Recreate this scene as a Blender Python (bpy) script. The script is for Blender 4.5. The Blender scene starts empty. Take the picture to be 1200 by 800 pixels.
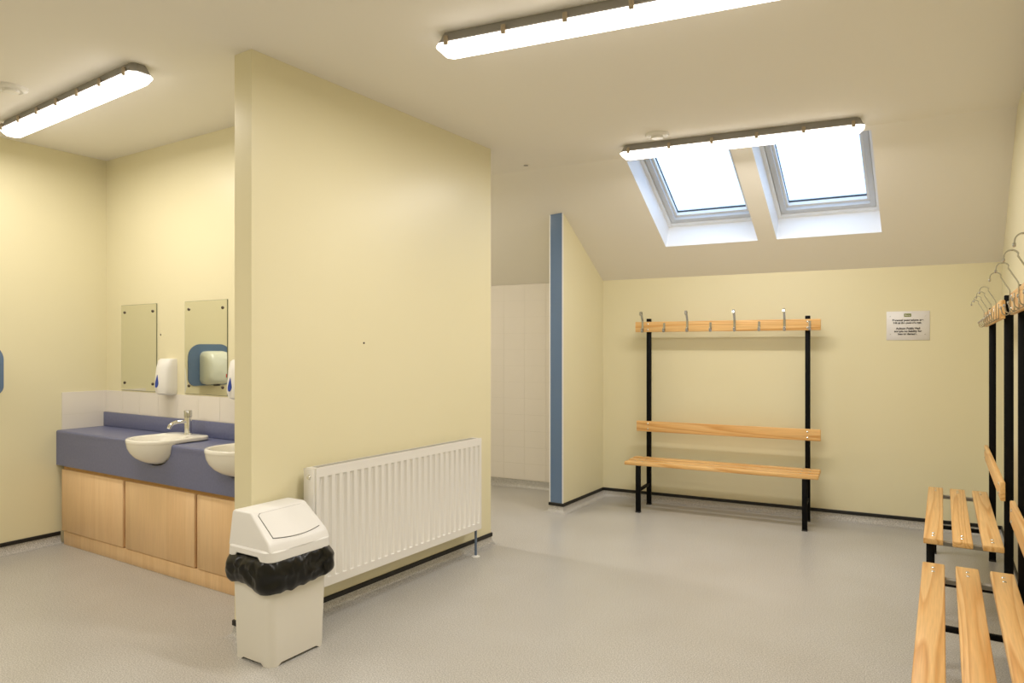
import bpy, bmesh, math, random
from mathutils import Vector, Matrix, noise
random.seed(7)
R = math.radians
SC = bpy.context.scene
COL = SC.collection

# ------------------------------------------------------------------ camera, sky, exposure
cam_d = bpy.data.cameras.new('camera'); cam = bpy.data.objects.new('camera', cam_d); COL.objects.link(cam)
cam.location = (0, 0, 1.5); cam.rotation_euler = (R(90), 0, R(32.14))
cam_d.sensor_width = 36; cam_d.lens = 36*803/1200; cam_d.shift_y = 7.6/1200; cam_d.clip_start = .05
SC.camera = cam
wd = bpy.data.worlds.new('overcast_sky'); SC.world = wd; wd.use_nodes = True
bg = wd.node_tree.nodes['Background']; bg.inputs[0].default_value = (.43, .65, 1, 1); bg.inputs[1].default_value = 1.12
SC.view_settings.view_transform = 'Standard'; SC.view_settings.look = 'None'
SC.view_settings.gamma = 1; SC.view_settings.use_curve_mapping = False
SC.view_settings.exposure = 1.22
LAMP_COLOR = (1.0, .94, .865); LAMP_POWER = 2.2; LAMP_WATTS = 12.0

# ------------------------------------------------------------------ materials
MATS = {}
def mat(name, col, rough=.5, metal=0.0, spec=.5, **kw):
    if name in MATS: return MATS[name]
    m = bpy.data.materials.new(name); m.use_nodes = True
    b = m.node_tree.nodes['Principled BSDF']
    b.inputs['Base Color'].default_value = (*col, 1); b.inputs['Roughness'].default_value = rough
    b.inputs['Metallic'].default_value = metal; b.inputs['Specular IOR Level'].default_value = spec
    for k, v in kw.items(): b.inputs[k].default_value = v
    MATS[name] = m; return m
def nodes(m):
    nt = m.node_tree; return nt, nt.nodes['Principled BSDF'], nt.nodes.new, nt.links.new
def add_bump(m, scale, strength, dist=.002, detail=2):
    nt, b, N, L = nodes(m)
    tc = N('ShaderNodeTexCoord'); n = N('ShaderNodeTexNoise'); bp = N('ShaderNodeBump')
    n.inputs['Scale'].default_value = scale; n.inputs['Detail'].default_value = detail
    bp.inputs['Strength'].default_value = strength; bp.inputs['Distance'].default_value = dist
    L(tc.outputs['Object'], n.inputs['Vector']); L(n.outputs['Fac'], bp.inputs['Height']); L(bp.outputs[0], b.inputs['Normal'])
def mottle(m, c1, c2, scale, detail=3, lo=.35, hi=.65):
    nt, b, N, L = nodes(m)
    tc = N('ShaderNodeTexCoord'); n = N('ShaderNodeTexNoise'); r = N('ShaderNodeValToRGB')
    n.inputs['Scale'].default_value = scale; n.inputs['Detail'].default_value = detail
    r.color_ramp.elements[0].position = lo; r.color_ramp.elements[1].position = hi
    r.color_ramp.elements[0].color = (*c1, 1); r.color_ramp.elements[1].color = (*c2, 1)
    L(tc.outputs['Object'], n.inputs['Vector']); L(n.outputs['Fac'], r.inputs[0]); L(r.outputs[0], b.inputs['Base Color'])

M_wall = mat('cream_paint', (.86, .77, .47), .34, spec=.5)
mottle(M_wall, (.80, .74, .505), (.815, .755, .525), .8); add_bump(M_wall, 180, .05)
M_ceil = mat('ceiling_paint', (.90, .865, .80), .75, spec=.2); add_bump(M_ceil, 150, .05)
M_white = mat('white_gloss_paint', (.84, .84, .83), .35)
M_reveal = mat('reveal_paint', (.86, .86, .86), .5)
M_frame = mat('skylight_frame_paint', (.62, .63, .64), .4)
M_gasket = mat('black_rubber', (.02, .02, .02), .6)
M_tile = mat('white_ceramic_tile', (.82, .77, .70), .22)
M_grout = mat('grout', (.74, .70, .63), .9)
M_black = mat('black_powder_coat', (.004, .004, .0045), .6, spec=.12)
M_strip = mat('black_cap_strip', (.008, .007, .006), .5)
M_chrome = mat('chrome', (.82, .82, .80), .14, 1.0)
M_zinc = mat('zinc_steel', (.55, .55, .54), .2, 1.0)
M_steel = mat('grey_steel', (.32, .31, .28), .5, .3)
M_ceramic = mat('white_ceramic', (.86, .83, .75), .12)
M_plastic = mat('white_plastic', (.84, .82, .78), .35)
M_lid = mat('bin_lid_plastic', (.82, .81, .80), .38)
M_bin = mat('bin_body_plastic', (.80, .77, .70), .42)
M_groove = mat('dark_groove', (.10, .10, .10), .8)
M_rad = mat('radiator_enamel', (.84, .82, .79), .3)
M_mirror = mat('mirror_glass', (.84, .85, .77), .015, 1.0)
M_medge = mat('mirror_edge', (.18, .19, .12), .3)
M_screw = mat('dark_screw_cap', (.10, .08, .06), .3, .8)
M_blue = mat('blue_laminate_panel', (.125, .20, .335), .16, spec=.6)
M_wtop = mat('slate_blue_laminate', (.15, .165, .285), .38)
mottle(M_wtop, (.142, .156, .27), (.16, .175, .30), 60)
M_bluew = mat('blue_window_plastic', (.01, .05, .35), .12)
M_dryer = mat('dryer_enamel', (.80, .84, .74), .22)
M_red = mat('red_label', (.55, .03, .03), .4)
M_pipe = mat('painted_pipe', (.12, .17, .26), .35)
M_sign = mat('sign_plastic', (.80, .78, .78), .4)
M_ink = mat('sign_ink', (.012, .011, .010), .5)
M_green = mat('sign_green', (.17, .21, .025), .5)
M_fix = mat('fitting_grey_plastic', (.33, .315, .29), .5)
M_clip = mat('clip_plastic', (.42, .34, .24), .45)
M_bag = mat('black_bin_liner', (.004, .004, .0035), .3, spec=.35)
add_bump(M_bag, 45, .35, .003, 3)
M_glass = mat('skylight_glass', (1, 1, 1), .0, **{'Transmission Weight': 1.0, 'IOR': 1.0})

# diffuser: the lit tube cover
M_lamp = bpy.data.materials.new('lit_diffuser'); M_lamp.use_nodes = True
_b = M_lamp.node_tree.nodes['Principled BSDF']; _b.inputs['Base Color'].default_value = (.9, .9, .88, 1)
_b.inputs['Emission Color'].default_value = (*LAMP_COLOR, 1); _b.inputs['Emission Strength'].default_value = LAMP_POWER

# floor: speckled safety vinyl
M_floor = mat('speckled_vinyl', (.4, .38, .34), .36, spec=.5)
nt, b, N, L = nodes(M_floor)
tc = N('ShaderNodeTexCoord')
n1 = N('ShaderNodeTexNoise'); n1.inputs['Scale'].default_value = 165; n1.inputs['Detail'].default_value = 1.5
r1 = N('ShaderNodeValToRGB'); e = r1.color_ramp.elements
e[0].position = .33; e[0].color = (.34, .33, .31, 1); e[1].position = .68; e[1].color = (.65, .635, .61, 1)
em = e.new(.5); em.color = (.50, .485, .46, 1)
n2 = N('ShaderNodeTexNoise'); n2.inputs['Scale'].default_value = 1.3; n2.inputs['Detail'].default_value = 4
r2 = N('ShaderNodeValToRGB'); r2.color_ramp.elements[0].color = (.90, .885, .86, 1); r2.color_ramp.elements[1].color = (1, 1, 1, 1)
r2.color_ramp.elements[0].position = .3; r2.color_ramp.elements[1].position = .65
mx = N('ShaderNodeMixRGB'); mx.blend_type = 'MULTIPLY'; mx.inputs[0].default_value = 1
L(tc.outputs['Object'], n1.inputs['Vector']); L(tc.outputs['Object'], n2.inputs['Vector'])
L(n1.outputs['Fac'], r1.inputs[0]); L(n2.outputs['Fac'], r2.inputs[0]); L(r1.outputs[0], mx.inputs[1]); L(r2.outputs[0], mx.inputs[2])
L(mx.outputs[0], b.inputs['Base Color'])
n3 = N('ShaderNodeTexNoise'); n3.inputs['Scale'].default_value = 3; mr = N('ShaderNodeMapRange')
mr.inputs['To Min'].default_value = .22; mr.inputs['To Max'].default_value = .36
L(tc.outputs['Object'], n3.inputs['Vector']); b.inputs['Roughness'].default_value = .30
bp = N('ShaderNodeBump'); bp.inputs['Strength'].default_value = .02; bp.inputs['Distance'].default_value = .001

def wood(name, light, mid, dark, axis, ring=9.0, rough=.42, stretch=.07, fine=.35):
    m = mat(name, mid, rough, spec=.4); nt, b, N, L = nodes(m)
    tc = N('ShaderNodeTexCoord'); oi = N('ShaderNodeObjectInfo'); mp = N('ShaderNodeMapping')
    s = [1, 1, 1]; s[axis] = stretch; mp.inputs['Scale'].default_value = s
    cb = N('ShaderNodeCombineXYZ'); ml = N('ShaderNodeMath'); ml.operation = 'MULTIPLY'; ml.inputs[1].default_value = 37.0
    L(oi.outputs['Random'], ml.inputs[0])
    for i in range(3): L(ml.outputs[0], cb.inputs[i])
    L(tc.outputs['Object'], mp.inputs['Vector']); L(cb.outputs[0], mp.inputs['Location'])
    n = N('ShaderNodeTexNoise'); n.inputs['Scale'].default_value = 5; n.inputs['Detail'].default_value = 2
    L(mp.outputs[0], n.inputs['Vector'])
    k = N('ShaderNodeMath'); k.operation = 'MULTIPLY'; k.inputs[1].default_value = ring; L(n.outputs['Fac'], k.inputs[0])
    fr = N('ShaderNodeMath'); fr.operation = 'FRACT'; L(k.outputs[0], fr.inputs[0])
    r = N('ShaderNodeValToRGB'); e = r.color_ramp.elements
    e[0].position = 0; e[0].color = (*light, 1); e[1].position = 1; e[1].color = (*light, 1)
    q = e.new(.55); q.color = (*mid, 1); q = e.new(.86); q.color = (*dark, 1)
    L(fr.outputs[0], r.inputs[0])
    f = N('ShaderNodeTexNoise'); f.inputs['Scale'].default_value = 160; f.inputs['Detail'].default_value = 2; L(mp.outputs[0], f.inputs['Vector'])
    mx = N('ShaderNodeMixRGB'); mx.blend_type = 'MULTIPLY'; mx.inputs[0].default_value = fine
    L(r.outputs[0], mx.inputs[1]); L(f.outputs['Fac'], mx.inputs[2])
    g = N('ShaderNodeMixRGB'); g.blend_type = 'MULTIPLY'; g.inputs[0].default_value = 1; g.inputs[2].default_value = ((1+.57*fine,)*3+(1,))
    L(mx.outputs[0], g.inputs[1]); L(g.outputs[0], b.inputs['Base Color'])
    return m
M_pine = wood('varnished_pine', (.83, .53, .23), (.79, .475, .185), (.66, .34, .105), 0, 16, .4, .035)
M_beech = wood('beech_laminate', (.86, .60, .34), (.84, .575, .32), (.81, .545, .295), 2, 4, .45, .04, .18)
M_beechd = wood('beech_edge', (.62, .36, .12), (.58, .33, .11), (.55, .31, .10), 0, 5, .45)

# ------------------------------------------------------------------ helpers
def link(name, me, m, parent=None, smooth=False):
    o = bpy.data.objects.new(name, me); COL.objects.link(o)
    if m is not None and not me.materials: me.materials.append(m)
    if parent: o.parent = parent
    if smooth:
        for p in me.polygons: p.use_smooth = True
    return o
def mesh(name, verts, faces):
    me = bpy.data.meshes.new(name); me.from_pydata([tuple(v) for v in verts], [], faces); me.update(); return me
def tidy(me, angle=35):
    bm = bmesh.new(); bm.from_mesh(me); bmesh.ops.remove_doubles(bm, verts=bm.verts, dist=1e-6)
    bmesh.ops.recalc_face_normals(bm, faces=bm.faces); bm.to_mesh(me); bm.free()
    for p in me.polygons: p.use_smooth = True
    me.set_sharp_from_angle(angle=R(angle)); return me
def box(x0, x1, y0, y1, z0, z1, bev=0, seg=2, name='box'):
    bm = bmesh.new(); bmesh.ops.create_cube(bm, size=1)
    for v in bm.verts:
        v.co = Vector((x0+(v.co.x+.5)*(x1-x0), y0+(v.co.y+.5)*(y1-y0), z0+(v.co.z+.5)*(z1-z0)))
    if bev: bmesh.ops.bevel(bm, geom=bm.edges[:], offset=bev, segments=seg, profile=.5, affect='EDGES')
    me = bpy.data.meshes.new(name); bm.to_mesh(me); bm.free()
    if bev:
        for p in me.polygons: p.use_smooth = True
        me.set_sharp_from_angle(angle=R(50))
    return me
def join(*mes):
    bm = bmesh.new()
    for me in mes: bm.from_mesh(me)
    out = bpy.data.meshes.new('joined'); bm.to_mesh(out); bm.free()
    for p in out.polygons: p.use_smooth = True
    out.set_sharp_from_angle(angle=R(40)); return out
def prism(pts, z0, z1, axis=2, name='prism'):
    """closed polygon pts (2D) extruded along axis: 2 -> (x,y), 1 -> (x,z) along y, 0 -> (y,z) along x"""
    def mk(p, h): return (p[0], p[1], h) if axis == 2 else ((p[0], h, p[1]) if axis == 1 else (h, p[0], p[1]))
    n = len(pts); vs = [mk(p, z0) for p in pts]+[mk(p, z1) for p in pts]
    fs = [tuple(range(n)), tuple(range(n, 2*n))]+[(i, (i+1) % n, n+(i+1) % n, n+i) for i in range(n)]
    return tidy(mesh(name, vs, fs), 30)
def loft(rings, cap0=True, cap1=True, angle=35):
    n = len(rings[0]); vs = [v for r in rings for v in r]; fs = []
    for k in range(len(rings)-1):
        for i in range(n):
            j = (i+1) % n; fs.append((k*n+i, k*n+j, (k+1)*n+j, (k+1)*n+i))
    if cap0: fs.append(tuple(range(n)))
    if cap1: fs.append(tuple(range((len(rings)-1)*n, len(rings)*n)))
    return tidy(mesh('loft', vs, fs), angle)
def lathe(prof, n=32, c=(0, 0, 0), axis='z', angle=35):
    rings = []
    for r, h in prof:
        ring = []
        for i in range(n):
            a = 2*math.pi*i/n; x, y = r*math.cos(a), r*math.sin(a)
            p = (x, y, h) if axis == 'z' else ((x, h, y) if axis == 'y' else (h, x, y))
            ring.append((p[0]+c[0], p[1]+c[1], p[2]+c[2]))
        rings.append(ring)
    return loft(rings, True, True, angle)
def sweep(path, sec, up=Vector((1, 0, 0)), angle=40):
    """sweep closed section sec [(a,b)] along path; a along `up`, b along up x tangent"""
    rings = []
    P = [Vector(p) for p in path]
    for i, p in enumerate(P):
        t = (P[min(i+1, len(P)-1)]-P[max(i-1, 0)]).normalized()
        s = up.cross(t).normalized(); u = t.cross(s).normalized()
        rings.append([p+u*a+s*b for a, b in sec])
    return loft(rings, True, True, angle)
def circ(r, n=12): return [(r*math.cos(2*math.pi*i/n), r*math.sin(2*math.pi*i/n)) for i in range(n)]
def rrect(x0, x1, y0, y1, r, n=5):
    r4 = r if isinstance(r, (tuple, list)) else (r,)*4   # corners: x1y1, x0y1, x0y0, x1y0
    out = []
    for k, (cx, cy, sx, sy) in enumerate(((x1, y1, -1, -1), (x0, y1, 1, -1), (x0, y0, 1, 1), (x1, y0, -1, 1))):
        rr = r4[k]; a0 = k*90
        for i in range(n+1):
            a = R(a0+90*i/n); out.append((cx+sx*rr+rr*math.cos(a), cy+sy*rr+rr*math.sin(a)))
    return out
def empty(name, loc, rz=0):
    o = bpy.data.objects.new(name, None); COL.objects.link(o); o.empty_display_size = .1
    o.location = loc; o.rotation_euler = (0, 0, rz); return o
def tag(o, label, cat, group=None):
    o['label'] = label; o['category'] = cat
    if group: o['group'] = group
    return o
def struct(o, label=None):
    o['kind'] = 'structure'
    if label: o['label'] = label
    return o
def copy_tree(o, parent=None):
    c = o.copy(); COL.objects.link(c); c.parent = parent
    for ch in [k for k in bpy.data.objects if k.parent == o]: copy_tree(ch, c)
    return c

# ------------------------------------------------------------------ the room
CEIL = 3.02; XL = -5.76; XR = .40; YF = -2.6
P0 = Vector((-2.91, 6.375)); BA = R(5.036)
D = Vector((math.cos(BA), math.sin(BA))); NB = Vector((-math.sin(BA), math.cos(BA)))
KNEE = 2.182; TAN = .635
def W(u, v, z=0.0):                       # u along the back wall, v out from it into the room
    q = P0+D*u-NB*v; return Vector((q.x, q.y, z))
def back_y(x): return P0.y+(x-P0.x)*math.tan(BA)
V_BREAK = (CEIL-KNEE)/TAN
U0 = (XL-.1-P0.x)/D.x; U1 = (XR+.1-P0.x)/D.x

fl = struct(link('floor', mesh('floor', [(XL, YF, 0), (XR, YF, 0), (XR, back_y(XR), 0), (XL, back_y(XL), 0)], [(0, 1, 2, 3)]), M_floor), 'grey speckled vinyl floor')

# ceiling: flat part and the slope with the two skylight openings
SKY = [(.735, 1.535), (1.687, 2.474)]; VB, VT = .384, 1.285; SHEAR = .092
def su(u, v): return u-SHEAR*(v-VB)
def slope(u, v): return W(su(u, v) if U0 < u < U1 else u, v, KNEE+TAN*v)
us = [U0, SKY[0][0], SKY[0][1], SKY[1][0], SKY[1][1], U1]; vsn = [0, VB, VT, V_BREAK]
cv = [slope(u, v) for v in vsn for u in us]; cf = []
for j in range(3):
    for i in range(5):
        if j == 1 and i in (1, 3): continue
        cf.append((j*6+i, j*6+i+1, (j+1)*6+i+1, (j+1)*6+i))
struct(link('ceiling_slope', mesh('ceiling_slope', cv, cf), M_ceil), 'off-white sloping ceiling with two roof windows')
cv2 = cv[18:24]+[(XR+.1, YF, CEIL), (XL-.1, YF, CEIL)]
struct(link('ceiling', mesh('ceiling', cv2, [tuple(range(8))]), M_ceil), 'off-white flat ceiling')

# walls
struct(link('wall_left', box(XL-.1, XL, YF, back_y(XL), 0, CEIL), M_wall), 'cream painted wall')
brk = back_y(XR)-V_BREAK/math.cos(BA)
struct(link('wall_right', prism([(YF, 0), (back_y(XR), 0), (back_y(XR), KNEE), (brk, CEIL), (YF, CEIL)], XR, XR+.1, 0), M_wall), 'cream painted wall behind the benches')
struct(link('wall_front', box(XL, XR, YF-.1, YF, 0, CEIL), M_wall), 'cream painted wall')
wb = [W(U0, 0), W(U1, 0), W(U1, -.1), W(U0, -.1)]
wall_back = struct(link('wall_back', prism([(p.x, p.y) for p in wb], 0, KNEE), M_wall), 'low cream wall under the sloping ceiling')
MW = 2.965                                  # face of the wall with the mirrors
wall_basin = struct(link('wall_basin', box(XL, -3.09, MW, MW+.1, 0, CEIL), M_wall), 'cream painted wall behind the basins')
PA, PB_, TH = Vector((-2.975, 2.245)), Vector((-2.925, 4.352)), .14
PE = (PB_-PA).normalized(); PO = Vector((PE.y, -PE.x)); PANG = math.atan2(PE.y, PE.x)
part_wall = struct(link('wall_partition', prism([tuple(PA), tuple(PB_), tuple(PB_-PO*TH), tuple(PA-PO*TH)], 0, CEIL), M_wall), 'cream partition wall reaching the ceiling')
# stub wall beyond the opening, its top follows the slope
SX0, SX1, SY0 = -3.05, -2.915, 5.512
def slope_z(x, y): return KNEE+TAN*(-(Vector((x, y))-P0).dot(NB))
sv = []
for z in (0, 1):
    for x, y in ((SX0, SY0), (SX1, SY0), (SX1, back_y(SX1)), (SX0, back_y(SX0))): sv.append((x, y, 0 if z == 0 else slope_z(x, y)))
stub = struct(link('wall_stub', tidy(mesh('stub', sv, [(0, 1, 2, 3), (4, 5, 6, 7), (0, 1, 5, 4), (1, 2, 6, 5), (2, 3, 7, 6), (3, 0, 4, 7)])), M_wall), 'cream stub wall under the slope')
def slab_to_slope(x0, x1, y0, y1, z0):
    v = [(x, y, z0) for x, y in ((x0, y0), (x1, y0), (x1, y1), (x0, y1))]+[(x, y, slope_z(x, y)-.004) for x, y in ((x0, y0), (x1, y0), (x1, y1), (x0, y1))]
    return tidy(mesh('slab', v, [(0, 1, 2, 3), (4, 5, 6, 7), (0, 1, 5, 4), (1, 2, 6, 5), (2, 3, 7, 6), (3, 0, 4, 7)]))
bp_ = link('wall_end_panel', slab_to_slope(SX0+.006, SX1-.006, SY0-.006, SY0, .088), M_blue)
tag(bp_, 'tall narrow glossy blue panel on the end of the stub wall', 'wall panel')
for x in (SX0-.003, SX1-.007):
    link('edge_trim', slab_to_slope(x, x+.010, SY0-.008, SY0, .088), M_white, bp_)

# tiles: shower side of the back wall (12 courses) and the splashback over the basins
tw, th = .25, (KNEE-.087)/12
tile_me = box(-tw/2+.0015, tw/2-.0015, -.008, 0, -th/2+.0015, th/2-.0015, 0, 1, 'tile')
grout = link('grout_bed', prism([tuple(W(U0+.12, 0).xy), tuple(W(-.02, 0).xy), tuple(W(-.02, .0065).xy), tuple(W(U0+.12, .0065).xy)], .087, KNEE), M_grout, wall_back)
ncol = 0; u = -.135-tw/2
while u-tw/2 > U0+.1:
    for r in range(12):
        o = link('tile', tile_me, M_tile, wall_back); p = W(u, .0, .087+th*(r+.5)); o.location = p; o.rotation_euler = (0, 0, BA)
    u -= tw
st = (1.158-.985); SPL = box(-.125+.0015, .125-.0015, -.008, 0, -st/2+.001, st/2-.001, 0, 1, 'tile')
link('grout_bed', box(XL, -3.12, MW-.0065, MW, .87, 1.158), M_grout, wall_basin)
x = XL+.125
while x+.125 < -3.05:
    o = link('tile', SPL, M_tile, wall_basin); o.location = (x, MW, .985+st/2); x += .25
wl = bpy.data.objects['wall_left']
link('grout_bed', box(XL, XL+.0065, 2.63, MW, .87, 1.158), M_grout, wl)
ret = box(2.63+.001, MW-.009, -.008, 0, -st/2+.001, st/2-.001, 0, 1, 'tile')
o = link('tile', ret, M_tile, wl); o.rotation_euler = (0, 0, R(90)); o.location = (XL, 0, .985+st/2)
o = link('tile', box(2.63+.001, MW-.009, -.008, 0, .871, .984, 0, 1), M_tile, wl); o.rotation_euler = (0, 0, R(90)); o.location = (XL, 0, 0)

# coved skirtings with a black cap strip
COVE = [(.05, .0008), (.032, .004), (.018, .012), (.009, .026), (.005, .045), (.004, .064)]
def skirting(name, path, normals_left=True, label='coved grey vinyl skirting with a black cap strip', cap=True):
    P = [Vector(p) for p in path]; ns = []
    for i in range(len(P)-1):
        t = (P[i+1]-P[i]).normalized(); ns.append(Vector((-t.y, t.x)) if normals_left else Vector((t.y, -t.x)))
    def off(i, o):
        if i == 0: return P[0]+ns[0]*o
        if i == len(P)-1: return P[-1]+ns[-1]*o
        a, b_ = ns[i-1], ns[i]; m = (a+b_); m = m/(m.length_squared)*2
        return P[i]+m*o
    CV = COVE if cap else COVE+[(.004, .0868)]
    vs, fs = [], []; n = len(CV)
    for i in range(len(P)):
        for o_, z in CV: q = off(i, o_); vs.append((q.x, q.y, z))
    for i in range(len(P)-1):
        for k in range(n-1): fs.append((i*n+k, i*n+k+1, (i+1)*n+k+1, (i+1)*n+k))
    o = struct(link(name, tidy(mesh(name, vs, fs), 50), M_floor), label)
    if cap:
        sec = [(.0003, .062), (.009, .062), (.009, .086), (.006, .09), (.0003, .09)]; vs, fs = [], []; n = 5
        for i in range(len(P)):
            for o_, z in sec: q = off(i, o_); vs.append((q.x, q.y, z))
        for i in range(len(P)-1):
            for k in range(n): fs.append((i*n+k, i*n+(k+1) % n, (i+1)*n+(k+1) % n, (i+1)*n+k))
        fs += [tuple(range(n)), tuple(range((len(P)-1)*n, len(P)*n))]
        link('cap_strip', tidy(mesh('cap', vs, fs), 30), M_strip, o)
    return o
skirting('baseboard_left', [(XL, YF), (XL, 2.62)], False)
skirting('baseboard_right', [(XR, YF), (XR, back_y(XR))], True)
skirting('baseboard_back', [(SX0, 5.62), (SX0, SY0-.006), (SX1, SY0-.006), (SX1, back_y(SX1)), (XR, back_y(XR))], False)
pn = PA-PO*TH
skirting('baseboard_partition', [(pn.x+PE.x*.34, pn.y+PE.y*.34), tuple(pn), tuple(PA), tuple(PB_), tuple(PB_-PO*TH), tuple(PB_-PO*TH-PE*.8)], False)
skirting('baseboard_shower', [tuple(W(U0+.1, .008).xy), tuple(W(-.14, .008).xy)], False, 'coved grey vinyl skirting under the white tiles', cap=False)

# skylights
SN = Vector((NB.x*TAN, NB.y*TAN, 1)).normalized(); DEPTH = .25
for n_, (ua, ub) in enumerate(SKY):
    win = struct(empty('window_%d' % (n_+1), slope((ua+ub)/2, VB)), 'sloping roof window showing a white sky'); inv = Matrix.Translation(-Vector(win.location))
    def pt(u, v, d): return slope(u, v)+SN*d-Vector(win.location)
    def ring(a, b_, v0, v1, d): return [pt(a, v0, d), pt(b_, v0, d), pt(b_, v1, d), pt(a, v1, d)]
    def border(o0, o1, d0, d1, name, m, grow=0):
        A = [ring(ua+o0, ub-o0, VB+o0*.85, VT-o0*.85, d) for d in (d0, d1)]; B = [ring(ua+o1, ub-o1, VB+o1*.85, VT-o1*.85, d) for d in (d0, d1)]
        vs = A[0]+A[1]+B[0]+B[1]; fs = []
        for i in range(4):
            j = (i+1) % 4; fs += [(i, j, 4+j, 4+i), (8+i, 8+j, 12+j, 12+i), (i, j, 8+j, 8+i), (4+i, 4+j, 12+j, 12+i)]
        return link(name, tidy(mesh(name, vs, fs), 30), m, win)
    A, B = ring(ua, ub, VB, VT, 0), ring(ua, ub, VB, VT, DEPTH+.1)
    link('reveal', tidy(mesh('reveal', A+B, [(i, (i+1) % 4, 4+(i+1) % 4, 4+i) for i in range(4)]), 30), M_reveal, win)
    border(.0, .03, DEPTH-.02, DEPTH+.1, 'outer_frame', M_white)
    border(.033, .075, DEPTH+.0, DEPTH+.1, 'sash', M_frame)
    border(.075, .095, DEPTH+.035, DEPTH+.1, 'glazing_bead', M_white)
    border(.095, .099, DEPTH+.07, DEPTH+.085, 'gasket', M_gasket)
    g = [slope(u, v)+SN*(DEPTH+.075)-Vector(win.location) for u, v in ((ua+.09, VB+.08), (ub-.09, VB+.08), (ub-.09, VT-.08), (ua+.09, VT-.08))]
    link('pane', mesh('pane', g, [(0, 1, 2, 3)]), M_glass, win)

# ------------------------------------------------------------------ ceiling lights
def light_fitting(name, a, b_, label, nclip, power=1.0):
    a, b_ = Vector(a), Vector(b_); d = b_-a; ln = d.length
    o = tag(empty(name, (*(a+d/2), CEIL), math.atan2(d.y, d.x)), label, 'ceiling light', 'strip lights on the ceiling')
    h = ln/2
    def rg(L_, w, z, c): return [(x, y, z) for x, y in ((L_, w-c), (L_-c, w), (-L_+c, w), (-L_, w-c), (-L_, -w+c), (-L_+c, -w), (L_-c, -w), (L_, -w+c))]
    link('housing', loft([rg(h-.03, .042, 0, .02), rg(h-.012, .058, -.042, .025), rg(h-.004, .064, -.046, .028), rg(h-.004, .064, -.056, .028)]), M_fix, o)
    link('diffuser', loft([rg(h, .066, -.056, .03), rg(h-.002, .064, -.066, .03), rg(h-.03, .046, -.094, .026)]), M_lamp, o)
    ld = bpy.data.lights.new('tube', 'AREA'); ld.shape = 'RECTANGLE'; ld.size = ln-.08; ld.size_y = .085
    ld.energy = LAMP_WATTS*power*ln/1.62; ld.color = LAMP_COLOR
    lo = bpy.data.objects.new('tube', ld); COL.objects.link(lo); lo.parent = o; lo.location = (0, 0, -.0955)
    for s in (-1, 1):
        for i in range(nclip):
            x = -h+.07+(ln-.14)*i/(nclip-1)
            link('clip', box(x-.011, x+.011, s*.068-.007, s*.068+.007, -.071, -.028, .003, 1), M_clip, o)
    return o
light_fitting('strip_light', (-2.06, 4.835), (-.435, 5.075), 'strip light on the ceiling just below the two roof windows', 6)
light_fitting('strip_light', (-2.09, 2.66), (-.48, 2.93), 'strip light above the middle of the room, over the radiator side', 6)
light_fitting('strip_light', (-5.36, 2.12), (-3.61, 2.05), 'strip light on the ceiling in front of the mirrors and basins', 7, .72)
light_fitting('strip_light', (-2.09, .12), (-.48, .30), 'added strip light out of view behind the camera on the bench side, for even brightness', 6)  # unseen fitting added behind the camera to lift the room's overall brightness
light_fitting('strip_light', (-5.36, -.50), (-3.47, -.50), 'added strip light out of view behind the camera on the left, far from the mirrors', 7)  # second unseen fitting behind the camera, added to even out the light
light_fitting('strip_light', (-5.3, 4.35), (-3.7, 4.35), 'added strip light hidden behind the partition, brightening the shower side', 6, 1.0)  # hidden fitting added to brighten the tiled shower area

# ceiling vents
def vent(x, y, label, r=.085):
    o = tag(empty('ceiling_vent', (x, y, CEIL)), label, 'vent', 'round vents on the ceiling')
    link('outer_ring', lathe([(r*.66, 0), (r, 0), (r, -.004), (r*.93, -.014), (r*.70, -.022), (r*.66, -.016)], 32), M_plastic, o)
    link('centre_disc', lathe([(.004, -.006), (r*.50, -.014), (r*.50, -.022), (r*.45, -.030), (.004, -.032)], 32), M_plastic, o)
    link('slot', lathe([(.002, -.001), (r*.63, -.001), (r*.63, -.008), (.002, -.008)], 24), M_groove, o)
vent(-1.72, 4.68, 'round white ceiling vent beside the strip light under the roof windows')
vent(-4.60, 1.83, 'round white ceiling vent beside the strip light over the basins')
o = tag(empty('ceiling_sensor', (-2.93, 4.88, CEIL)), 'tiny round sensor on the ceiling near the top of the blue panel', 'sensor')
link('sensor_rim', lathe([(.02, 0), (.036, 0), (.033, -.005), (.02, -.004)], 20), M_ceil, o)
link('sensor_lens', lathe([(.002, -.001), (.021, -.001), (.018, -.008), (.002, -.009)], 20), M_fix, o)

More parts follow.
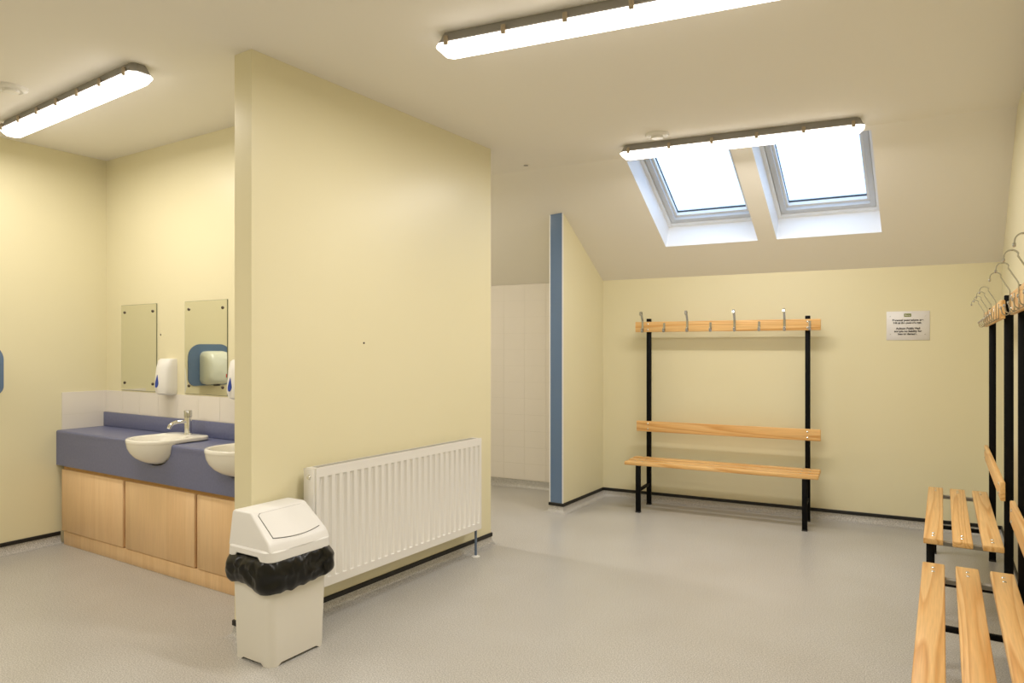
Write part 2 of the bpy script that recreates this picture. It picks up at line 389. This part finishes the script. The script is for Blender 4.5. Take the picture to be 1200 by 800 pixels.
# ------------------------------------------------------------------ benches (local: x along the wall, -y into the room, y=0 at the back of the posts)
BL = 1.63
def make_bench():
    o = empty('changing_bench', (0, 0, 0))
    PX = (-.692, .71)
    bolt = lathe([(.0085, 0), (.0085, .0015), (.006, .004), (.001, .005)], 10)
    bolt_f = lathe([(.0085, 0), (.0085, -.0015), (.006, -.004), (.001, -.005)], 10, axis='y')
    for x in PX:
        link('post', box(x-.02, x+.02, -.04, 0, 0, 1.78, .003, 1), M_black, o)
        link('front_leg', box(x-.02, x+.02, -.395, -.355, 0, .425, .003, 1), M_black, o)
        link('support_strip', box(x-.018, x+.018, -.395, -.0405, .4255, .4298), M_steel, o)
        link('support_web', box(x-.002, x+.002, -.354, -.041, .405, .4255), M_steel, o)
        link('brace', box(x-.0125, x+.0125, -.355, -.04, .185, .21, .002, 1), M_black, o)
        for y in (-.02, -.375):
            link('foot_cap', box(x-.021, x+.021, y-.021, y+.021, 0, .012), M_gasket, o)
    for y1 in (-.045, -.18, -.315):
        s = link('seat_slat', box(-BL/2, BL/2, y1-.092, y1, .43, .462, .005, 2), M_pine, o)
        for x in PX:
            for k in (-.033, .033):
                q = link('bolt', bolt, M_chrome, s); q.location = (x+k, y1-.046, .462)
    s = link('backrest', box(-BL/2+.012, BL/2, -.063, -.041, .702, .802, .005, 2), M_pine, o)
    for x in PX:
        for z in (.727, .777): q = link('bolt', bolt_f, M_chrome, s); q.location = (x, -.063, z)
    s = link('hook_rail', box(-BL/2, BL/2, -.063, -.041, 1.652, 1.75, .005, 2), M_pine, o)
    for x in PX:
        for z in (1.675, 1.728): q = link('bolt', bolt_f, M_chrome, s); q.location = (x, -.063, z)
    y0 = -.066; sec = [(-.0095, -.002), (.0095, -.002), (.0095, .002), (-.0095, .002)]
    def arc(cy, cz, r, a0, a1, n): return [(0, cy+r*math.cos(R(a0+(a1-a0)*i/n)), cz+r*math.sin(R(a0+(a1-a0)*i/n))) for i in range(n+1)]
    low = [(0, y0, 1.715), (0, y0, 1.665)]+arc(y0-.015, 1.664, .015, 0, -180, 10)+[(0, y0-.032, 1.674), (0, y0-.034, 1.680)]
    up = [(0, y0-.0005, 1.70), (0, y0-.0005, 1.755), (0, y0-.003, 1.764), (0, y0-.035, 1.822)]+arc(y0-.053, 1.822, .0215, 25, 175, 10)+[(0, y0-.0755, 1.812)]
    low_m = sweep(low, sec); up_m = sweep(up, sec); plate = box(-.0095, .0095, y0-.001, -.063, 1.652, 1.735, .001, 1)
    tip1 = lathe([(.001, -.005), (.006, -.004), (.0075, 0), (.006, .004), (.001, .005)], 10, (0, y0-.0755, 1.810), 'y')
    tip2 = lathe([(.001, -.005), (.006, -.004), (.0075, 0), (.006, .004), (.001, .005)], 10, (0, y0-.034, 1.682), 'y')
    tall_m = join(low_m, up_m, plate, tip1, tip2); short_m = join(low_m, plate, tip2)
    for x in (-.742, -.317, .106, .526): link('coat_hook', tall_m, M_zinc, o).location = (x, 0, 0)
    for x in (-.534, -.106, .316, .729): link('small_hook', short_m, M_zinc, o).location = (x, 0, 0)
    return o
bench = make_bench()
G = 'wooden changing benches with hook rails'
p = W(1.205, .13); bench.location = p; bench.rotation_euler = (0, 0, BA)
tag(bench, 'pine changing bench with hook rail against the low wall below the roof windows', 'bench', G)
bx = .318
c = copy_tree(bench); c.location = (bx, 6.01-BL/2, 0); c.rotation_euler = (0, 0, R(-90))
tag(c, 'pine changing bench on the right wall, next to the corner with the low wall', 'bench', G)
c = copy_tree(bench); c.location = (bx+.006, 3.89-BL/2, 0); c.rotation_euler = (0, 0, R(-90))
tag(c, 'pine changing bench on the right wall, further from the corner', 'bench', G)

# ------------------------------------------------------------------ sign on the back wall
o = tag(empty('notice_sign', W(2.675, 0, 1.565), BA), 'white notice with black lettering and a green logo on the low wall', 'sign')
link('sign_board', box(-.157, .157, -.005, 0, 0, .242, .001, 1), M_sign, o)
link('logo_block', box(-.028, .024, -.0062, -.005, .196, .222), M_green, o)
def lettering(name, rows, m, parent):
    bm = bmesh.new()
    for txt, x, z, size, width in rows:
        cu = bpy.data.curves.new('t', 'FONT'); cu.body = txt; cu.size = size; cu.align_x = 'CENTER'; cu.extrude = .0004; cu.offset = size*.03
        t = bpy.data.objects.new('t', cu); COL.objects.link(t)
        me = bpy.data.meshes.new_from_object(t.evaluated_get(bpy.context.evaluated_depsgraph_get()))
        xs = [v.co.x for v in me.vertices]; k = width/(max(xs)-min(xs)); mid = (max(xs)+min(xs))/2
        me.transform(Matrix.Translation((x, 0, z)) @ Matrix.Rotation(R(90), 4, 'X') @ Matrix.Diagonal((k, 1, 1, 1)) @ Matrix.Translation((-mid, 0, 0)))
        bm.from_mesh(me); bpy.data.objects.remove(t); bpy.data.curves.remove(cu); bpy.data.meshes.remove(me)
    me = bpy.data.meshes.new(name); bm.to_mesh(me); bm.free()
    q = link(name, me, m, parent); q.location = (0, -.0064, 0); return q
for row in (('Personal possessions are', 0, .161, .022, .226), ("left at the owner's risk.", -.003, .138, .022, .205),
            ('Aultom Public Hall', 0, .091, .022, .175), ('accepts no liability for', 0, .068, .022, .20), ('loss or damage.', -.003, .045, .022, .138)):
    lettering('text_line', [row], M_ink, o)
q = lettering('logo_lettering', [('Moray', -.002, .204, .014, .040)], M_sign, o); q.location.y = -.0068
for x, z in ((-.13, .05), (.123, .2), (.123, .05), (-.13, .2)):
    link('screw', lathe([(.0035, 0), (.0035, -.001), (.001, -.0018)], 10, (x, -.005, z), 'y'), M_zinc, o)

# ------------------------------------------------------------------ radiator on the partition (local: x along, -y into the room)
org = PA+PE*1.055
rad = tag(empty('radiator', (org.x, org.y, 0), PANG), 'white double-panel radiator on the partition wall', 'radiator')
RL, Z0, Z1 = 1.50, .205, .855
def panel(yf, flute=True):
    nfl = 27; pitch = (RL-.02)/nfl; xs = [-RL/2]; 
    for i in range(nfl):
        b0 = -RL/2+.01+i*pitch
        for k in (.0, .20, .32, .5, .68, .80): xs.append(b0+k*pitch)
    xs += [RL/2-.01, RL/2]
    zs = [Z0, Z0+.03, Z0+.046, Z0+.050, Z0+.3, Z1-.054, Z1-.05, Z1-.033, Z1]
    fz = [0, 0, 0, 1, 1, 1, 0, 0, 0]; vs = []; fs = []
    for zi, z in enumerate(zs):
        for xi, x in enumerate(xs):
            t = (x+RL/2-.01)/pitch % 1 if 0 < xi < len(xs)-2 else 0
            g = 1 if .4 < t < .6 else (.5 if .28 < t < .72 else 0)
            vs.append((x, yf+.009*g*fz[zi], z))
    n = len(xs)
    for a in range(len(zs)-1):
        for b_ in range(n-1): fs.append((a*n+b_, a*n+b_+1, (a+1)*n+b_+1, (a+1)*n+b_))
    k = len(vs); per = list(range(n))+[a*n+n-1 for a in range(1, len(zs))]+[(len(zs)-1)*n+i for i in range(n-2, -1, -1)]+[a*n for a in range(len(zs)-2, 0, -1)]
    vs += [(vs[i][0], yf+.014, vs[i][2]) for i in per]
    for i in range(len(per)): j = (i+1) % len(per); fs.append((per[i], per[j], k+j, k+i))
    return tidy(mesh('panel', vs, fs), 32)
link('front_panel', panel(-.132), M_rad, rad)
link('back_panel', box(-RL/2, RL/2, -.052, -.036, Z0+.01, Z1-.01, .003, 1), M_rad, rad)
for s in (-1, 1):
    link('side_panel', box(s*RL/2-.004 if s > 0 else -RL/2-.006, RL/2+.006 if s > 0 else -RL/2+.004, -.120, -.034, Z0+.02, Z1-.006, .003, 1), M_rad, rad)
gr = link('top_grille', box(-RL/2, RL/2, -.119, -.05, Z1-.006, Z1-.002), M_rad, rad)
for i in range(58):
    x = -RL/2+.04+i*(RL-.08)/57
    link('grille_slot', box(x-.009, x+.009, -.108, -.062, Z1-.0022, Z1-.0012), M_fix, gr)
link('air_vent', lathe([(.013, 0), (.013, -.004), (.009, -.008), (.009, -.013), (.002, -.014)], 16, (-RL/2-.006, -.085, Z1-.05), 'x'), M_chrome, rad)
link('convector', box(-RL/2+.03, RL/2-.03, -.11, -.054, Z0+.03, Z1-.03), M_steel, rad)
for x in (-.5, .5): link('wall_bracket', box(x-.02, x+.02, -.036, 0, Z0+.1, Z1-.1), M_rad, rad)
for x in (-RL/2+.02, RL/2-.02):
    q = link('pipe', lathe([(.009, 0), (.009, Z0+.02)], 14, (x, -.095, 0)), M_pipe, rad)
    link('pipe_collar', lathe([(.03, .001), (.03, .006), (.012, .014), (.0095, .014)], 20, (x, -.095, 0)), M_plastic, q)

# ------------------------------------------------------------------ swing bin (local: -y is the flap side)
bn = tag(empty('swing_bin', (-2.79, 2.275, 0), R(90)), 'white swing-top bin with a black liner in front of the partition end', 'bin')
def brr(w, d, z, r, yc=0): return [(x, y+yc, z) for x, y in rrect(-w/2, w/2, -d/2, d/2, r, 5)]
def foot(w, d, r):
    out = []
    for x, y in rrect(-w/2, w/2, -d/2, d/2, r, 5): out.append((x, y, 0))
    return out
def arch(ring, w, d):
    # subdivide straight runs so the bottom edge can arch between the corner feet
    out = []
    n = len(ring)
    for i in range(n):
        a, b_ = Vector(ring[i]), Vector(ring[(i+1) % n]); out.append(a)
        if (b_-a).length > .1:
            for t in (.08, .16, .3, .5, .7, .84, .92): out.append(a.lerp(b_, t))
    return out
r0 = arch(foot(.332, .275, .04), .332, .275)
def lift(p): 
    e_ = min(.166-abs(p.x) if abs(p.y) > .135 else 9, .1375-abs(p.y) if abs(p.x) > .163 else 9)
    return .012 if .06 < e_ < 8 else 0
rings = [[(p.x*.2, p.y*.2, .02) for p in r0], [(p.x*.96, p.y*.96, .016) for p in r0], [(p.x, p.y, lift(p)) for p in r0]]
for z, w, d in ((.03, .334, .277), (.25, .347, .285), (.505, .362, .295)):
    rings.append([Vector((p.x, p.y, z)) for p in arch(brr(w, d, z, .04), w, d)])
link('bin_body', loft(rings, True, False, 40), M_bin, bn)
# liner folded over the rim
nb = 180; rings = []
outl = []
base = rrect(-.182, .182, -.149, .149, .05, 6)
per = [Vector(p) for p in base]; seg = [(per[(i+1) % len(per)]-per[i]).length for i in range(len(per))]; tot = sum(seg)
for k in range(nb):
    s = tot*k/nb; i = 0
    while s > seg[i]: s -= seg[i]; i += 1
    outl.append(per[i].lerp(per[(i+1) % len(per)], s/seg[i]))
LV = 22
for li in range(LV):
    t = li/(LV-1); z = .514-.150*t; off = .032*min(1, (t*3.2))**.6*(1 if t < .8 else 1-.5*((t-.8)/.2)**2)
    ring_ = []
    for k, p in enumerate(outl):
        nrm = Vector((math.copysign(abs(p.x/.182)**5, p.x), math.copysign(abs(p.y/.149)**5, p.y))).normalized()
        f1 = noise.noise(Vector((p.x*8, p.y*8, z*5+3.1))); rdg = 1-2*abs(noise.noise(Vector((p.x*15, p.y*15, z*17+7.7)))); f3 = 1-2*abs(noise.noise(Vector((p.x*34+9, p.y*34, z*20))))
        w_ = math.sin(math.pi*min(1, t*1.02+.06))
        oo = off*(1+.5*f1+(.5 if p.x > .12 else 0))+(.013*(rdg-.45)+.005*(f3-.4))*w_
        low_ = .035*noise.noise(Vector((p.x*6+5, p.y*6, 1.7)))+.012*noise.noise(Vector((p.x*22, p.y*22, 4)))
        ring_.append((p.x+nrm.x*max(oo, .002), p.y+nrm.y*max(oo, .002), z+t*t*low_))
    rings.append(ring_)
link('bin_liner', loft(rings, False, False, 45), M_bag, bn)
# lid: skirt, hood, flap
def notch(ring):
    return [(p[0], p[1], p[2]+(.02 if abs(p[1]) < .085 and abs(p[0]) > .17 else 0)) for p in arch(ring, 0, 0)]
link('lid_skirt', loft([notch(brr(.385, .325, .500, .05)), notch(brr(.392, .332, .504, .05)), arch(brr(.388, .328, .545, .05), 0, 0), arch(brr(.374, .314, .551, .045), 0, 0)], False, True), M_lid, bn)
hx0, hx1 = .183, .166
prof = [(.155, .548), (.150, .700), (.142, .712), (.020, .712), (.006, .707), (-.128, .590), (-.139, .575), (-.150, .548)]
vs = []; ns = 9
for y, z in prof:
    hw = hx0+(hx1-hx0)*(z-.548)/.164
    for i in range(ns):
        t = -1+2*i/(ns-1); bulge = .016*(1-t*t) if y < -.1 else 0
        vs.append((hw*t, y-bulge, z))
n = len(prof); fs = [tuple(k*ns for k in range(n)), tuple(k*ns+ns-1 for k in range(n))]
for k in range(n-1):
    for i in range(ns-1): fs.append((k*ns+i, k*ns+i+1, (k+1)*ns+i+1, (k+1)*ns+i))
me = tidy(mesh('hood', vs, fs), 30)
bm = bmesh.new(); bm.from_mesh(me)
es = [e_ for e_ in bm.edges if len(e_.link_faces) == 2 and e_.calc_face_angle(0) > R(50)]
bmesh.ops.bevel(bm, geom=es, offset=.008, segments=3, profile=.5, affect='EDGES'); bm.to_mesh(me); bm.free()
for p_ in me.polygons: p_.use_smooth = True
me.set_sharp_from_angle(angle=R(35))
hood = link('lid_hood', me, M_lid, bn)
sa = math.atan2(.707-.590, .134)                      # flap slope
def flap(inset, h0, h1, m, name):
    pts = []
    L_ = .178
    for i in range(13): t = -1+2*i/12; pts.append((t*(.142-inset)*(1-.0*t), -(L_-.018-inset)-.014*(1-t*t)))
    pts += [(.140-inset, -.02), (.125-inset, -.008+(-inset)), (-.125+inset, -.008-inset), (-.140+inset, -.02)]
    def mp(x, s, h): return (x, .006+s*math.cos(sa)-h*math.sin(sa)-.016*(1-(x/.18)**2)*min(1, -s/.178), .707+s*math.sin(sa)+h*math.cos(sa))
    k = len(pts); v = [mp(x, s, h0) for x, s in pts]+[mp(x, s, h1) for x, s in pts]
    return link(name, tidy(mesh(name, v, [tuple(range(k)), tuple(range(k, 2*k))]+[(i, (i+1) % k, k+(i+1) % k, k+i) for i in range(k)]), 30), m, bn)
flap(0, -.002, .0016, M_groove, 'flap_gap'); flap(.0024, -.002, .004, M_lid, 'flap')

# ------------------------------------------------------------------ vanity: cabinet, worktop, basins, taps
WF = 2.592                                   # front of the worktop
vx0, vx1 = XL+.002, -3.118
cab = tag(empty('vanity_cabinet', ((vx0+vx1)/2, 2.62, 0)), 'beech laminate vanity cabinet with flat doors under the blue worktop', 'cabinet')
cx, cy = cab.location.x, cab.location.y
def rel(x0, x1, y0, y1, z0, z1, bev=0): return box(x0-cx, x1-cx, y0-cy, y1-cy, z0, z1, bev, 1)
link('carcass', rel(vx0+.05, vx1, 2.635, MW, .02, .60), M_beechd, cab)
link('plinth', rel(vx0+.065, vx1, 2.615, 2.64, 0, .100, .002), M_beech, cab)
link('top_rail', rel(vx0+.055, vx1, 2.622, 2.64, .572, .604), M_beechd, cab)
for a, b_ in ((-5.70, -4.848), (-4.812, -4.015), (-3.983, -3.15)):
    link('door', rel(a, b_, 2.604, 2.626, .108, .575, .0015), M_beech, cab)
BASX = (-4.44, -3.583)
# worktop slab with the notches the bowls sit in
pts = [(vx0, MW-.009), (vx0, WF)]
for c_ in BASX:
    for i in range(17):
        a = R(180-180*i/16); x = c_+.194*math.cos(a); y = WF+.235*math.sin(a); pts.append((x, y))
pts += [(vx1, WF), (vx1, MW-.009)]
wt = tag(empty('worktop', ((vx0+vx1)/2, WF, .605)), 'slate blue laminate worktop with deep apron, over the vanity cabinet', 'worktop')
wx, wy, wz = wt.location
me = prism([(x-wx, y-wy) for x, y in pts], .835-wz, .87-wz)
bm = bmesh.new(); bm.from_mesh(me)
es = [e_ for e_ in bm.edges if all(abs(v.co.z-(.87-wz)) < 1e-5 and abs(v.co.y) < 1e-5 for v in e_.verts)]
bmesh.ops.bevel(bm, geom=es, offset=.014, segments=4, profile=.5, affect='EDGES'); bm.to_mesh(me); bm.free()
link('top_slab', me, M_wtop, wt)
pts = [(vx0, .605), (vx0, .836)]
for c_ in BASX:
    for i in range(17):
        a = R(180+180*i/16); pts.append((c_+.194*math.cos(a), .836+.118*math.sin(a)))
pts += [(vx1, .836), (vx1, .605)]
link('apron', prism([(x-wx, z-wz) for x, z in pts], 0, .02, 1), M_wtop, wt)
link('upstand', box(vx0-wx, vx1-wx, MW-.026-wy, MW-.0085-wy, .871-wz, .984-wz, .004, 2), M_wtop, wt)

def make_basin():
    o = empty('basin', (0, 0, 0)); n = 72
    def Rell(a, rx, ry, p=2.0):
        c_, s_ = abs(math.cos(a)), abs(math.sin(a)); return (((c_/rx)**p)+((s_/ry)**p))**(-1/p)
    def Rout(a): return Rell(a, .205, .19, 2.25) if math.sin(a) < 0 else Rell(a, .205, .25, 9)
    A_ = [2*math.pi*i/n for i in range(n)]
    def rg(f, z): return [(f(a)*math.cos(a), f(a)*math.sin(a), z) for a in A_]
    Rb = lambda a: Rell(a, .203, .188, 2.25) if math.sin(a) < 0 else Rell(a, .195, .185)
    rings = []
    for ph in (6, 20, 35, 50, 64, 77, 88):
        s_, c_ = math.sin(R(ph)), math.cos(R(ph)); rings.append(rg(lambda a: Rb(a)*s_, .873-.148*c_))
    rings += [rg(Rb, .876), rg(Rout, .8765), rg(lambda a: Rout(a)+.001, .880), rg(lambda a: Rout(a)+.001, .896), rg(lambda a: Rout(a)-.005, .902)]
    Ri = lambda a: Rell(a, .180, .160, 2.3) if math.sin(a) < 0 else Rell(a, .180, .135, 2.6)
    rings += [rg(lambda a: Ri(a)+.008, .9015), rg(Ri, .896)]
    for ph in (75, 60, 45, 28, 12): s_, c_ = math.sin(R(ph)), math.cos(R(ph)); rings.append(rg(lambda a: Ri(a)*s_, .890-.115*c_))
    link('bowl', loft(rings, True, True, 50), M_ceramic, o)
    link('waste', lathe([(.002, .7775), (.026, .7775), (.026, .780), (.018, .782), (.002, .781)], 20), M_chrome, o)
    link('overflow', lathe([(.002, 0), (.010, 0), (.010, -.003), (.002, -.003)], 14, (0, .128, .862), 'y'), M_chrome, o)
    return o
def make_tap():
    o = empty('tap', (0, 0, 0))
    link('tap_body', lathe([(.026, 0), (.026, .004), (.0215, .008), (.0215, .118), (.002, .118)], 24), M_chrome, o)
    link('push_cap', lathe([(.021, .119), (.0235, .121), (.0235, .162), (.021, .166), (.002, .166)], 24), M_steel if False else M_zinc, o)
    pth = [(0, -.01, .088), (0, -.05, .092), (0, -.085, .090), (0, -.105, .083), (0, -.12, .070), (0, -.128, .052)]
    link('spout', sweep(pth, circ(.0115, 14)), M_chrome, o)
    return o
bas = make_basin(); tap = make_tap()
for i, c_ in enumerate(BASX):
    q = bas if i == 0 else copy_tree(bas); q.location = (c_, 2.63, 0)
    tag(q, ('white semi-recessed basin under the mirror, wholly in view', 'white semi-recessed basin cut off by the partition edge')[i], 'basin', 'basins in the blue worktop')
    q = tap if i == 0 else copy_tree(tap); q.location = (c_+.0, 2.835, .9015); q.scale = (1.18, 1.1, 1)
    tag(q, ('chrome push tap standing on the basin below the soap dispensers', 'chrome push tap on the basin hidden by the partition')[i], 'tap', 'taps on the basins')

# mirrors
def mirror(x0, x1, label):
    o = tag(empty('mirror', ((x0+x1)/2, MW, 1.168)), label, 'mirror', 'frameless mirrors over the basins')
    w = (x1-x0)/2
    link('backing', box(-w, w, -.006, 0, 0, .669), M_medge, o)
    link('mirror_face', mesh('face', [(-w+.002, -.0065, .002), (w-.002, -.0065, .002), (w-.002, -.0065, .667), (-w+.002, -.0065, .667)], [(0, 1, 2, 3)]), M_mirror, o)
    for x in (-w+.05, w-.05):
        for z in (.058, .612):
            link('screw_cap', lathe([(.011, 0), (.011, -.003), (.008, -.007), (.001, -.009)], 14, (x, -.0065, z), 'y'), M_screw, o)
    return o
mirror(-5.526, -5.035, 'frameless mirror nearer the left corner, above the end of the worktop')
mirror(-4.674, -4.18, 'frameless mirror reflecting the hand dryer, above the basin')

# soap dispensers
def make_soap():
    o = empty('soap_dispenser', (0, 0, 0))
    def plan(w, d, bulge, z):
        pts = [(w/2, 0), (w/2, -d*.5), (w/2, -d)]
        for i in range(1, 12): t = i/12; x = w/2-w*t; pts.append((x, -d-bulge*(1-(2*t-1)**2)**.75))
        pts += [(-w/2, -d), (-w/2, -d*.5), (-w/2, 0)]
        return [(x, y, z) for x, y in pts]
    link('case', loft([plan(.125, .055, .02, 0), plan(.14, .072, .034, .012), plan(.145, .078, .040, .06), plan(.145, .070, .034, .19), plan(.142, .058, .026, .252), plan(.13, .045, .018, .265)], True, True, 50), M_plastic, o)
    pts = []
    for i in range(24):
        a = 2*math.pi*i/24; r_ = 1; x = .019*math.cos(a)*(1 if math.sin(a) < 0 else (1-math.sin(a))**.6+.0); z = .030*math.sin(a) if math.sin(a) < 0 else .062*math.sin(a)
        pts.append((x, z+.085))
    def fy(x, z): return -.078-.040*(1-(2*x/.145)**2)**.75+max(0, (z-.06))*.10
    k = len(pts); v = [(x, fy(x, z)-.003, z) for x, z in pts]+[(x, fy(x, z)+.006, z) for x, z in pts]
    link('level_window', tidy(mesh('drop', v, [tuple(range(k)), tuple(range(k, 2*k))]+[(i, (i+1) % k, k+(i+1) % k, k+i) for i in range(k)]), 50), M_bluew, o)
    return o
soap = make_soap()
for i, x in enumerate((-4.848, -4.0)):
    q = soap if i == 0 else copy_tree(soap); q.location = (x, MW, 1.156)
    tag(q, ('white soap dispenser with a blue drop window between the two mirrors', 'white soap dispenser with a blue drop window beside the partition edge')[i], 'soap dispenser', 'soap dispensers over the basins')

# hand dryer on the left wall
py0, py1 = 1.80, 2.242
o = link('dryer_panel', prism([(y, z) for y, z in rrect(py0, py1, 1.155, 1.535, (.12, .12, .07, .07), 8)], XL, XL+.008, 0), M_blue)
tag(o, 'blue wall panel with rounded corners behind the hand dryer on the left wall', 'wall panel')
hd = tag(empty('hand_dryer', (XL+.008, 2.005, 1.165), R(90)), 'white rounded hand dryer on a blue panel, seen in the mirror', 'hand dryer')
def hr(w, z0, z1, y, r): return [(x, y, z) for x, z in rrect(-w/2, w/2, z0, z1, r, 6)]
link('dryer_case', loft([hr(.248, .0, .305, 0, .05), hr(.252, -.003, .308, -.04, .055), hr(.246, .002, .300, -.09, .06), hr(.22, .015, .275, -.125, .06), hr(.18, .04, .23, -.145, .06)], True, True, 60), M_dryer, hd)
link('badge', box(-.076, -.044, -.1465, -.13, .062, .095), M_red, hd)
link('nozzle', lathe([(.03, 0), (.03, -.012), (.026, -.014), (.002, -.010)], 18, (0, -.07, .0)), M_groove, hd)

# little screws left in the walls
def wall_screw(loc, rz, label):
    o = tag(empty('wall_screw', loc, rz), label, 'screw')
    link('screw_head', lathe([(.006, 0), (.006, -.003), (.002, -.005)], 10, axis='y'), M_screw, o)
q = PA+PE*.78
wall_screw((q.x, q.y, 1.53), PANG, 'single small screw left in the partition wall above the radiator')
wall_screw((-4.99, MW, 1.60), 0, 'single small screw left in the wall beside the mirror near the corner')
